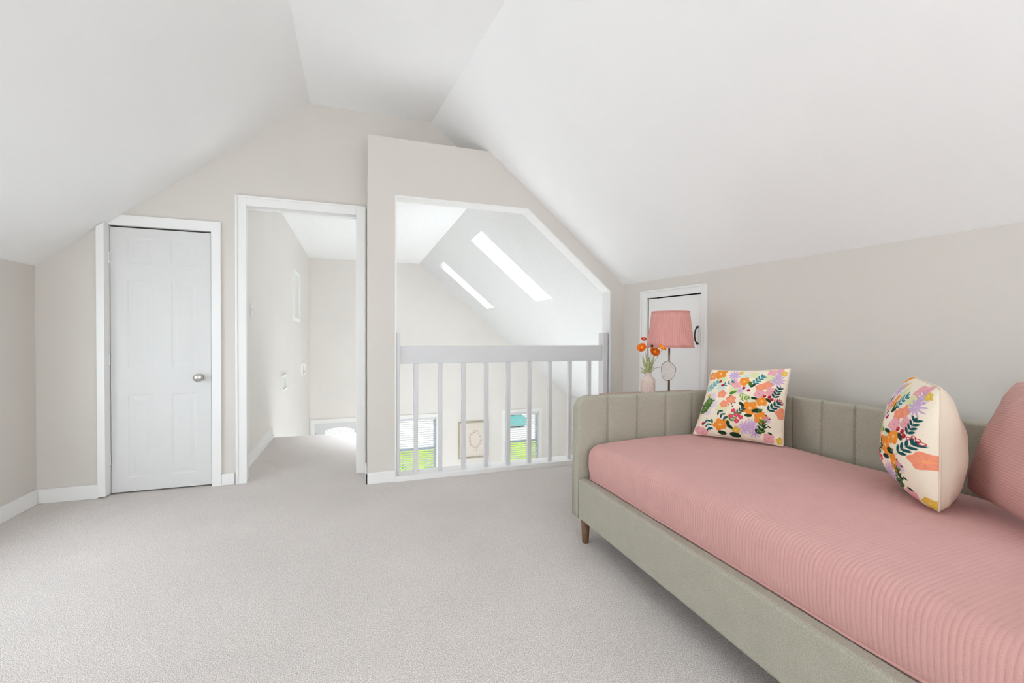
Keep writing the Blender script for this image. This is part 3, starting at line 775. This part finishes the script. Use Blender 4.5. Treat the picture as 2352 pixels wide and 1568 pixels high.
# ------------------------------------------------------------------ floral print painter
def painter(N=340):
    rs = np.random.RandomState(3)
    u, v = np.meshgrid((np.arange(N) + .5) / N, (np.arange(N) + .5) / N, indexing='xy')    # u right, v up
    U = u; V = 1 - v       # V measured from the top edge like the drawing
    s2l = lambda c: np.array([((x / 255 + .055) / 1.055) ** 2.4 if x > 10 else x / 3294.6 for x in c])
    img = np.zeros((N, N, 3)); img[:] = s2l((244, 234, 214))
    nz = sum(np.sin(U * a + V * b + c) for a, b, c in ((31, 17, 1), (-23, 41, 2), (57, -38, 3), (88, 71, .5))) / 4
    def put(mask, col, k=1.0):
        c = s2l(col); m = np.clip(mask, 0, 1)[..., None] * k
        img[:] = img * (1 - m) + c * m
    soft = 1.2 / N
    def disc(x, y, rx, ry, ang, wob=0.0, n=5, ph=0.0):
        ca, sa = math.cos(ang), math.sin(ang)
        dx, dy = U - x, V - y; a = (dx * ca + dy * sa) / rx; b = (-dx * sa + dy * ca) / ry
        r = np.sqrt(a * a + b * b); t = np.arctan2(b, a)
        return np.clip((1 + wob * np.cos(n * t + ph) - r) * min(rx, ry) / soft, 0, 1), r, t
    def flower(x, y, r, col, col2, n=5, ry=None, ang=0.0, centre=(250, 214, 150)):
        m, rr, t = disc(x, y, r, ry or r, ang, .13, n, rs.rand() * 6)
        put(m, col); put(m * (np.cos(2 * n * t) * .5 + .5) * np.clip(1.2 - rr, 0, 1), col2, .55)
        put(m * np.clip(nz, 0, 1), col2, .35)
        c, _, _ = disc(x, y, r * .2, r * .2, 0); put(c, centre, .8)
    def star(x, y, r, col, n=11):
        m, rr, t = disc(x, y, r, r, 0, .42, n, rs.rand() * 6); put(m, col, .8)
        c, _, _ = disc(x, y, r * .22, r * .22, 0); put(c, (214, 190, 215), .8)
    def petal(x, y, L, w, ang, col, k=1.0):
        m, _, _ = disc(x, y, L, w, ang); put(m, col, k)
    def sprig(x, y, L, ang, col, n=4, w=.20, stem=None):
        L = L * 1.12
        """leaf spray centred at x,y along ang (radians, drawing axes, y down)."""
        dx, dy = math.cos(ang), math.sin(ang)
        for k2 in range(int(L * N)):
            q = k2 / (L * N) - .5
            m, _, _ = disc(x + dx * L * q, y + dy * L * q, .0035, .0035, 0); put(m, stem or col, .8)
        for k2 in range(n):
            q = -.32 + .70 * k2 / max(1, n - 1); l = L * (.20 - .03 * k2 / n)
            for sg in (-1, 1):
                a2 = ang + sg * .8
                petal(x + dx * L * q + math.cos(a2) * l * .9, y + dy * L * q + math.sin(a2) * l * .9, l, l * .42, a2, col)
        petal(x + dx * L * .5, y + dy * L * .5, L * .16, L * .07, ang, col)
    def berry(x, y, r, col=(176, 26, 60)):
        m, _, _ = disc(x, y, r, r, 0); put(m, col)
        c, _, _ = disc(x - r * .2, y - r * .2, r * .3, r * .3, 0); put(c, (230, 120, 140), .7)
    OR, OR2 = (236, 140, 42), (246, 176, 92); CO, CO2 = (240, 146, 116), (248, 178, 140); PK, PK2 = (232, 164, 172), (240, 190, 192)
    LI = (196, 160, 208); PL = (222, 206, 222); TE = (62, 138, 146); DT = (26, 82, 84); GR = (74, 118, 46); DG = (34, 62, 40); PG = (214, 222, 160); LT = (150, 202, 200)
    # washes
    for x, y, r, c in ((.40, .33, .09, PG), (.82, .16, .10, PG), (.30, .60, .10, (226, 226, 176)), (.60, .10, .07, PG), (.20, .16, .08, PG), (.68, .47, .08, (214, 226, 200)), (.42, .74, .08, PG),
                       (.12, .45, .09, PL), (.13, .55, .10, PL), (.10, .66, .07, PL), (.35, .10, .08, PL), (.55, .30, .06, (222, 226, 226)), (.70, .87, .10, PL), (.58, .88, .08, PL), (.22, .30, .08, (204, 224, 214)), (.5, .12, .06, (206, 224, 220))):
        m, rr, _ = disc(x, y, r, r * .85, rs.rand() * 3, .15, 7, rs.rand() * 6); put(m * np.clip(1.5 - rr, 0, 1), c, .8)
    # blooms (drawing coordinates: x right, y down, both 0..1)
    for x, y, r in ((.50, .20, .062), (.635, .585, .082), (.755, .475, .060), (.765, .70, .070), (.31, .84, .072), (.155, .065, .075)): flower(x, y, r * 1.14, OR, OR2, 5)
    flower(.045, .11, .062, (238, 146, 96), OR2, 5)
    for x, y, r in ((.255, .40, .048), (.385, .475, .052), (.31, .545, .044), (.785, .25, .050), (.705, .285, .045), (.985, .61, .06)): flower(x, y, r * 1.2, CO, CO2, 5, centre=(250, 170, 110))
    for x, y, r in ((.375, .22, .042), (.425, .262, .042), (.71, .375, .050), (.84, .335, .052), (.80, .055, .042), (.885, .03, .040), (.115, .965, .055), (.86, .94, .05), (.05, .93, .04)): flower(x, y, r * 1.2, PK, PK2, 4, centre=(220, 140, 150))
    for x, y, r in ((.355, .10, .05), (.885, .185, .055), (.895, .10, .042), (.48, .345, .036), (.60, .845, .05), (.67, .79, .045), (.715, .885, .048), (.83, .72, .034)): star(x, y, r * 1.2, LI)
    for x, y, r in ((.505, .90, .05), (.945, .075, .036), (.975, .95, .045), (.075, .42, .025), (.43, .055, .03)): flower(x, y, r, (222, 184, 70), (238, 206, 110), 5)
    # leaves
    sprig(.655, .185, .16, -.9, TE, 4); sprig(.29, .235, .13, -.5, TE, 3); sprig(.06, .30, .16, -1.0, LT, 4); sprig(.09, .26, .14, -.8, (110, 176, 178), 3)
    sprig(.30, .69, .15, .75, DT, 3); sprig(.505, .655, .14, -.9, DT, 4); sprig(.90, .36, .15, -1.25, DT, 4); sprig(.88, .545, .17, -.85, DT, 4)
    sprig(.155, .835, .15, 1.1, (28, 102, 106), 3); sprig(.78, .835, .17, -1.45, GR, 4, stem=DG); sprig(.76, .86, .14, -.9, DG, 3); sprig(.06, .60, .22, -1.1, GR, 5); sprig(.04, .64, .16, -1.2, (96, 132, 60), 3)
    sprig(.455, .73, .15, -.9, (110, 132, 80), 4); sprig(.53, .42, .13, .5, (160, 190, 96), 4); sprig(.55, .46, .1, -.3, (112, 150, 70), 3)
    for x, y, L, a, c in ((.585, .24, .045, 1.2, GR), (.62, .26, .035, -.8, DG), (.39, .375, .042, -.4, GR), (.41, .36, .03, -.2, (96, 140, 60)), (.53, .54, .042, .7, DG), (.665, .445, .036, .1, DG), (.825, .455, .038, .7, DG), (.715, .61, .055, -.1, DG), (.75, .60, .03, -.5, GR), (.625, .685, .042, -.05, DG), (.405, .82, .042, 1.2, DG), (.43, .86, .04, .5, DG), (.20, .80, .032, 1.1, (90, 120, 60)), (.86, .80, .02, .5, DG), (.87, .88, .025, .3, DG), (.35, .95, .05, .2, DG), (.5, .96, .06, .15, DG), (.10, .50, .03, 1.2, (120, 140, 60))):
        petal(x, y, L * 1.15, L * .55, a, c)
    petal(.36, .43, .05, .006, -1.0, DG)
    # berries
    for x, y in ((.515, .30), (.58, .335), (.185, .20), (.23, .26), (.775, .40), (.83, .41), (.86, .44), (.095, .84)): berry(x, y, .023)
    for x, y in ((.375, .555), (.405, .54), (.445, .52), (.425, .575), (.82, .66), (.86, .70), (.80, .76)): berry(x, y, .012, (110, 26, 48))
    for x, y in ((.445, .635), (.49, .695), (.425, .715), (.545, .72), (.505, .775)): flower(x, y, .030, (214, 56, 92), (232, 110, 130), 5, centre=(250, 200, 200))
    for x, y in ((.93, .43), (.955, .445), (.90, .45), (.97, .47)):
        m, rr, _ = disc(x, y, .017, .017, 0); put(m * (rr > .5), (196, 40, 70))
    return img, N

PRINT, PN = painter()

def cushion(name, BLc, BRc, TLc, TRc, front_t, back_t, label, cat, mats, n=340, pr=None, ribs=False, pinch=.07, n2=None, nvec=None, group=None, wrinkle=.004, corner=.0, power=.5, sag=0.0):
    BLc, BRc, TLc, TRc = (np.array(p, float) for p in (BLc, BRc, TLc, TRc))
    nrm = np.cross(BRc - BLc, TLc - BLc); nrm /= np.linalg.norm(nrm)     # faces the viewer of the print
    def sheet(nu, nv, T, side):
        s, t = np.meshgrid(np.linspace(-1, 1, nu), np.linspace(-1, 1, nv), indexing='xy')
        s2 = s * (1 - pinch * (1 - t * t)); t2 = t * (1 - pinch * (1 - s * s))
        s2 = s2 * (1 - corner * t ** 8); t2 = t2 * (1 - corner * s ** 8)
        a, b = (s2 + 1) / 2, (t2 + 1) / 2
        P = (BLc * ((1 - a) * (1 - b))[..., None] + BRc * (a * (1 - b))[..., None] + TLc * ((1 - a) * b)[..., None] + TRc * (a * b)[..., None])
        bl = T * ((1 - s ** 2) * (1 - t ** 2)) ** power * (1 - .12 * (s ** 2 + t ** 2))
        bl = bl * (1 - sag * t)
        # soft puckers running out of the corners and seams
        edge = (1 - s * s) * (1 - t * t)
        bl = bl + wrinkle * np.sin(7 * s + 3 * t) * np.sin(5 * t - 2 * s + 1) * edge ** .5
        bl = bl + wrinkle * .7 * np.sin(26 * (s - t)) * np.clip(1 - edge * 6, 0, 1) * edge ** .5 * 2
        if ribs:
            bl = bl + rib((t + 1) / 2 * np.linalg.norm(TLc - BLc), .0088, .0017) * np.clip(edge * 30, 0, 1)
        return P + side * nrm * bl[..., None]
    root = thing(name, (BLc + BRc) / 2, label, cat, group)
    nv = n2 or n
    F = sheet(n, nv, front_t, 1)
    me = grid_mesh('front_cover', F)
    if pr is not None:
        ca = me.color_attributes.new('print', 'FLOAT_COLOR', 'POINT')
        ii = np.clip((np.linspace(0, 1, nv) * (PN - 1)).round().astype(int), 0, PN - 1); jj = np.clip((np.linspace(0, 1, n) * (PN - 1)).round().astype(int), 0, PN - 1)
        c = pr[ii][:, jj].reshape(-1, 3)
        ca.data.foreach_set('color', np.concatenate([c, np.ones((len(c), 1))], 1).astype(np.float32).ravel())
    f = link('front_cover', me, mats[0], root, smooth=True)
    B = sheet(n if ribs else 60, nv if ribs else 60, back_t, -1)[:, ::-1]
    bk = link('back_cover', grid_mesh('back_cover', B), mats[1], root, smooth=True)
    # seam piping round the edge
    pts = []
    s = np.linspace(-1, 1, 40)
    def edge_pt(a, b):
        a2 = a * (1 - pinch * (1 - b * b)); b2 = b * (1 - pinch * (1 - a * a)); a2, b2 = a2 * (1 - corner * b ** 8), b2 * (1 - corner * a ** 8); a3, b3 = (a2 + 1) / 2, (b2 + 1) / 2
        return BLc * (1 - a3) * (1 - b3) + BRc * a3 * (1 - b3) + TLc * (1 - a3) * b3 + TRc * a3 * b3
    for q in s[:-1]: pts.append(edge_pt(q, -1))
    for q in s[:-1]: pts.append(edge_pt(1, q))
    for q in s[::-1][:-1]: pts.append(edge_pt(q, 1))
    for q in s[::-1]: pts.append(edge_pt(-1, q))
    bm = bmesh.new(); tube(bm, pts, .0035, 6)
    build('seam', bm, mats[1], root, smooth=True)
    return root, f, bk

root, f, bk = cushion('cushion', (1.850, 2.112, .556), (2.095, 1.735, .555), (1.985, 2.115, .925), (2.205, 1.785, .952), .085, .07,
        'square floral cushion standing in the far corner of the daybed near the lamp', 'cushion', (M['print'], M['cream']), pr=PRINT, pinch=.045, group='floral cushions on the daybed')
root, f, bk = cushion('cushion', (2.125, 1.185, .560), (1.772, .905, .553), (2.155, 1.20, .966), (1.792, .915, .957), .122, .104,
        'plump floral cushion seen edge-on, leaning against the big pink pillow', 'cushion', (M['print'], M['cream']), pr=PRINT, pinch=.015, corner=.035, power=.40, sag=.2, wrinkle=.007, group='floral cushions on the daybed')
bk['label'] = 'plain cream back'
cushion('pillow', (2.10, 1.00, .572), (1.68, .535, .569), (2.225, .925, .968), (1.81, .435, .983), .088, .085,
        'big pink corded pillow propped at the near end of the daybed', 'pillow', (M['pink'], M['pink']), n=100, n2=430, ribs=True, pinch=.04, corner=.05, power=.45, wrinkle=.006)

# ------------------------------------------------------------------ side table behind the daybed
st = thing('side_table', (1.95, 2.50, 0), 'low wooden side table hidden behind the daybed end, holding lamp and vase', 'table')
bm = bmesh.new(); box(bm, 1.565, 2.33, 2.30, 2.70, .705, .732); build('tabletop', bm, M['wood_top'], st, bevel=.004)
for lx, ly in ((1.61, 2.335), (2.285, 2.335), (1.61, 2.665), (2.285, 2.665)):
    bm = bmesh.new(); box(bm, lx - .02, lx + .02, ly - .02, ly + .02, 0, .7045); build('leg', bm, M['wood_top'], st, loc=(lx, ly, 0))

# ------------------------------------------------------------------ lamp
lx, ly, lz = 1.985, 2.5, .7325
lp = thing('table_lamp', (lx, ly, lz), 'table lamp with pink pleated shade and pale agate disc', 'lamp')
bm = bmesh.new(); rg = lathe(bm, [(.075, 0), (.075, .012), (.07, .018), (.012, .022), (.008, .03)], (lx, ly, lz), 32); cap(bm, rg[0][::-1]); cap(bm, rg[-1]); build('base', bm, M['brass'], lp, smooth=True)
bm = bmesh.new(); tube(bm, [(lx, ly, lz + .02), (lx, ly, 1.13)], .0065, 14); build('pole', bm, M['brass'], lp, smooth=True)
# shade: open pleated frustum with thickness
zb, zt2, rb, rt = 1.052, 1.288, .150, .121; cxs = lx + .008
bm = bmesh.new(); seg = 360; npl = 60
pl = lambda t, k2: 1 + .012 * math.sin(npl * t) * (.4 + .6 * (1 if 0 < k2 < 11 else .4))
pro = [(rb + (rt - rb) * q, zb + (zt2 - zb) * q) for q in np.linspace(0, 1, 12)]
out = lathe(bm, pro, (cxs, ly, 0), seg, pl); inn2 = lathe(bm, [(r - .004, z) for r, z in pro], (cxs, ly, 0), seg, pl)
for A_, B_ in ((out[0], inn2[0]), (out[-1], inn2[-1])):
    for i in range(seg): bm.faces.new((A_[i], A_[(i + 1) % seg], B_[(i + 1) % seg], B_[i]))
sh = build('lamp_shade', bm, M['shade'], lp, smooth=True); sh['label'] = 'pink pleated fabric shade'
for nm, r, z in (('rim', rb, zb), ('rim', rt, zt2)):
    bm = bmesh.new()
    tube(bm, [(cxs + (r + .001) * math.cos(a), ly + (r + .001) * math.sin(a), z) for a in np.linspace(0, 2 * math.pi, 61)], .0035, 6); build(nm, bm, M['shade'], sh, smooth=True)
bm = bmesh.new(); tube(bm, [(lx, ly, 1.10), (lx, ly, 1.15)], .016, 14)
for a in (0, 2.1, 4.2): tube(bm, [(lx, ly, 1.13), (cxs + .132 * math.cos(a), ly + .132 * math.sin(a), 1.17)], .0018, 5)
build('socket', bm, M['brass'], lp)
bm = bmesh.new(); bmesh.ops.create_uvsphere(bm, u_segments=16, v_segments=12, radius=.03, matrix=Matrix.Translation((lx, ly, 1.185))); build('bulb', bm, M['mount'], lp, smooth=True)
# agate slice facing the viewpoint side
vx = Vector((lx, ly, 0)).normalized(); rt_ = Vector((vx.y, -vx.x, 0))
bm = bmesh.new(); ca_ = Vector((lx, ly, .893)) - vx * .012 - rt_ * .006
def agate(off0, off1, sc):
    a, b = [], []
    for i in range(36):
        t = 2 * math.pi * i / 36; w = 1 + .05 * math.sin(3 * t + 1) + .03 * math.sin(5 * t)
        p = ca_ + rt_ * (.046 * sc * w * math.cos(t)) + Vector((0, 0, .064 * sc * w * math.sin(t)))
        a.append(bm.verts.new(p + vx * off0)); b.append(bm.verts.new(p + vx * off1))
    bm.faces.new(a); bm.faces.new(b[::-1])
    for i in range(36): bm.faces.new((a[i], b[i], b[(i + 1) % 36], a[(i + 1) % 36]))
agate(-.004, .006, .97)
ag = build('agate_disc', bm, M['agate'], lp); ag['label'] = 'pale oval agate slice'
bm = bmesh.new(); agate(.006, .010, 1.03); build('disc_rim', bm, M['agate_rim'], ag)

# ------------------------------------------------------------------ vase and flowers
vx0, vy0, vz0 = 1.820, 2.5, .7325
bm = bmesh.new(); seg = 96
fl = lambda t, k2: 1 + (.035 * math.sin(18 * t) if 0 < k2 < 7 else 0)
pro = [(.040, 0), (.043, .004), (.0435, .02), (.0435, .05), (.0435, .075), (.0435, .095), (.043, .106), (.036, .118), (.024, .126), (.019, .136), (.019, .148), (.021, .152), (.017, .152), (.015, .136), (.015, .06)]
rg = lathe(bm, pro, (vx0, vy0, vz0), seg, fl); cap(bm, rg[0][::-1]); cap(bm, rg[-1])
o = build('vase', bm, M['vase'], None, smooth=True, loc=(vx0, vy0, vz0)); tag(o, 'small blush ribbed vase on the side table beside the lamp', 'vase')
mouth = Vector((vx0, vy0, vz0 + .10))
def stem_pts(top, bend):
    p0 = Vector((vx0 + random.uniform(-.006, .006), vy0 + random.uniform(-.005, .005), vz0 + .07)); p1 = Vector((vx0 + (top.x - vx0) * .05, vy0 + random.uniform(-.004, .004), vz0 + .155)); p3 = Vector(top)
    p2 = (p1 + p3) / 2 + Vector(bend)
    P = []
    for i in range(13):
        t = i / 12
        P.append(p0.lerp(p1, min(1, t * 4)) if t < .25 else (lambda q: p1 * (1 - q) ** 2 + p2 * 2 * q * (1 - q) + p3 * q * q)((t - .25) / .75))
    return P
def poppy(top, r, m, label, bend=(0, 0, .02), tilt=(0, 0, 1), squash=.75, stem_m='stem', layers=3):
    top = Vector(top)
    fl_ = thing('flower', mouth, label, 'flower', 'orange flowers in the blush vase')
    bm = bmesh.new(); tube(bm, stem_pts(top - Vector((0, 0, r * .4)), bend), .0016, 6, .0012); build('stem', bm, M[stem_m], fl_, smooth=True)
    bm = bmesh.new(); ax = Vector(tilt).normalized(); q = Vector((0, 0, 1)).rotation_difference(ax)
    for L in range(layers):
        rr = r * (1 - .24 * L); npt = 7 - L
        for k2 in range(npt):
            a0 = 2 * math.pi * k2 / npt + L * .6
            nu, nv = 7, 6; g = []
            for i in range(nu):
                row = []
                for j in range(nv):
                    uu = (i / (nu - 1) - .5) * 2; vv = j / (nv - 1)
                    a = a0 + uu * .62 * (.35 + .65 * vv)
                    rad = rr * math.sin(vv * 1.75) * (1 - .16 * uu * uu) * (1 + .05 * math.sin(7 * uu + k2))
                    h = -rr * .5 + rr * squash * 1.25 * vv ** 1.3 + rr * .08 * math.sin(5 * uu + 2 * k2) * vv
                    row.append(bm.verts.new(q @ Vector((rad * math.cos(a), rad * math.sin(a), h)) + top))
                g.append(row)
            for i in range(nu - 1):
                for j in range(nv - 1): bm.faces.new((g[i][j], g[i + 1][j], g[i + 1][j + 1], g[i][j + 1]))
    bmesh.ops.remove_doubles(bm, verts=bm.verts[:], dist=1e-5)
    b = build('petals', bm, M[m], fl_, smooth=True)
    bm = bmesh.new(); bmesh.ops.create_uvsphere(bm, u_segments=10, v_segments=8, radius=r * .3, matrix=Matrix.Translation(top + ax * r * .1)); build('flower_centre', bm, M['orange'], fl_, smooth=True)
poppy((1.784, 2.5, 1.108), .019, 'red', 'red flower bud, topmost in the blush vase', (-.01, 0, .02), (-.2, -.4, 1), .5, layers=2)
poppy((1.768, 2.497, 1.048), .031, 'orange', 'orange flower leaning left in the blush vase, below the red bud', (-.012, 0, .03), (-.75, -.5, .5), .7)
poppy((1.856, 2.485, 1.021), .034, 'orange', 'full orange flower in the middle of the blush vase bunch', (.005, 0, .02), (-.1, -.9, .5), .7)
poppy((1.806, 2.34, 1.054), .026, 'orange', 'orange flower leaning right under the lamp shade', (.01, 0, .02), (.3, -.5, .8), .6, stem_m='stem_brown')
sd = thing('seed_head', mouth, 'small dark seed head on a thin stem among the orange flowers', 'flower')
bm = bmesh.new(); tube(bm, stem_pts(Vector((1.842, 2.49, 1.055)), (.0, 0, .02)), .0012, 6); build('stem', bm, M['stem'], sd)
bm = bmesh.new(); bmesh.ops.create_uvsphere(bm, u_segments=12, v_segments=8, radius=.009, matrix=Matrix.Translation((1.842, 2.49, 1.06))); build('pod', bm, M['darkseed'], sd, smooth=True)
fg = thing('foliage_sprig', mouth, 'pale green pointed leaves fanning from the blush vase', 'foliage')
def leaf(p0, p1, w, m):
    bm = bmesh.new(); p0, p1 = Vector(p0), Vector(p1); d = p1 - p0; sd_ = d.cross(Vector((.6, .8, 0))).normalized(); up = d.cross(sd_).normalized()
    n = 9; L, R, C = [], [], []
    for i in range(n):
        t = i / (n - 1); c = p0 + d * t + Vector((0, 0, -.012 * t * t)) ; ww = w * math.sin(math.pi * min(.98, t * .9 + .08)) ** .8
        L.append(bm.verts.new(c + sd_ * ww + up * ww * .3)); C.append(bm.verts.new(c)); R.append(bm.verts.new(c - sd_ * ww + up * ww * .3))
    for i in range(n - 1):
        bm.faces.new((L[i], C[i], C[i + 1], L[i + 1])); bm.faces.new((C[i], R[i], R[i + 1], C[i + 1]))
    o = build('leaf', bm, M[m], fg, smooth=True); so = o.modifiers.new('Solidify', 'SOLIDIFY'); so.thickness = .0008
b0 = Vector((vx0, vy0, vz0 + .135))
for dx, dy, dz, w in ((-.045, -.01, .085, .006), (-.03, .015, .11, .007), (-.052, 0, .055, .005), (-.012, -.015, .095, .007), (.012, .01, .11, .008), (.032, -.01, .12, .009), (.03, .012, .085, .006), (.0, .02, .125, .006), (-.02, -.02, .07, .006), (.022, -.02, .06, .006), (-.04, .015, .03, .005)):
    leaf(b0, b0 + Vector((dx, dy, dz)) * 1.22, w * 1.15, 'leaf')
bm = bmesh.new(); tube(bm, [b0 + Vector(p) for p in ((0, 0, 0), (.02, -.005, .02), (.045, -.008, .045), (.082, -.01, .052))], .0014, 6)
build('twig', bm, M['stem_brown'], fg)

# ------------------------------------------------------------------ light
w = bpy.data.worlds.new('overcast_sky'); scene.world = w; w.use_nodes = True
nt = w.node_tree; bg = nt.nodes['Background']
bg.inputs['Color'].default_value = (.93, .97, 1.0, 1); bg.inputs['Strength'].default_value = 1.35

def area(name, loc, rot, sx, sy, power, col=(1, 1, 1)):
    l = bpy.data.lights.new(name, 'AREA'); l.shape = 'RECTANGLE'; l.size = sx; l.size_y = sy; l.energy = power; l.color = col
    o = bpy.data.objects.new(name, l); COL.objects.link(o); o.location = loc; o.rotation_euler = rot
    return o
DAY = (.785, .903, 1.0)
def down(name, loc, sx, sy, power, spread):
    o = area(name, loc, (0, 0, 0), sx, sy, power, DAY); o.data.spread = math.radians(spread); return o
area('rear_fill_light', (.45, YB - .16, 1.40), (math.radians(90), 0, 0), 3.2, 1.7, 60, DAY)  # fill light added behind the viewpoint, outside the added rear window
xm_, ym_ = (RL1[0] + RL1[1]) / 2, (RL1[2] + RL1[3]) / 2
area('roof_fill_light', (xm_ + .14, ym_, zq_(xm_, ym_) + .30), (0, math.radians(38.5), 0), .9, 1.7, 120, DAY)  # fill light added over the made-up rooflight in the slope
down('roof_fill_light', ((RL2[0] + RL2[1]) / 2, (RL2[2] + RL2[3]) / 2, 3.18), .8, 1.8, 140, 120)  # fill light added over the made-up rooflight in the flat strip
for S, pw, sp in ((S1, 470, 90), (S2, 50, 40)):
    c = SLM @ Vector(((S[0] + S[1]) / 2, (S[2] + S[3]) / 2, 0))
    down('skylight_daylight', (c.x, c.y, 2.75), .95, S[3] - S[2], pw, sp)
area('left_fill_light', (XL - .22, 2.25, .95), (0, math.radians(-80), 0), .85, 1.6, 23, DAY)  # fill light added from the left, outside the made-up eave window
sl_ = bpy.data.lights.new('sun', 'SUN'); sl_.energy = 1.5; sl_.angle = math.radians(4); sl_.color = (1, .97, .92)
so_ = bpy.data.objects.new('sun', sl_); COL.objects.link(so_); so_.location = (8, 6, 12); so_.rotation_euler = (0, math.radians(22), 0)

# ------------------------------------------------------------------ camera
cam = bpy.data.cameras.new('camera'); co = bpy.data.objects.new('camera', cam); COL.objects.link(co)
cam.sensor_width = 36; cam.sensor_fit = 'HORIZONTAL'; cam.lens = 1029.227 * 36 / 2352; cam.clip_start = .02; cam.clip_end = 300
R_ = Matrix(((0.9448888108998326, -0.32737109064444647, 0.003647471256362416), (-0.00023700023142955674, -0.011824975110725512, -0.9999300544510705), (0.3273913237506313, 0.944821855681745, -0.011250873695539626)))
right, down, fwd = R_
mw = Matrix(((right[0], -down[0], -fwd[0], 0), (right[1], -down[1], -fwd[1], 0), (right[2], -down[2], -fwd[2], 1.12), (0, 0, 0, 1)))
co.matrix_world = mw
scene.camera = co

vs = scene.view_settings
vs.view_transform = 'Standard'; vs.look = 'None'; vs.exposure = 0.08; vs.gamma = 1.0; vs.use_curve_mapping = False
scene.cycles.max_bounces = 12; scene.cycles.diffuse_bounces = 9; scene.cycles.transparent_max_bounces = 16
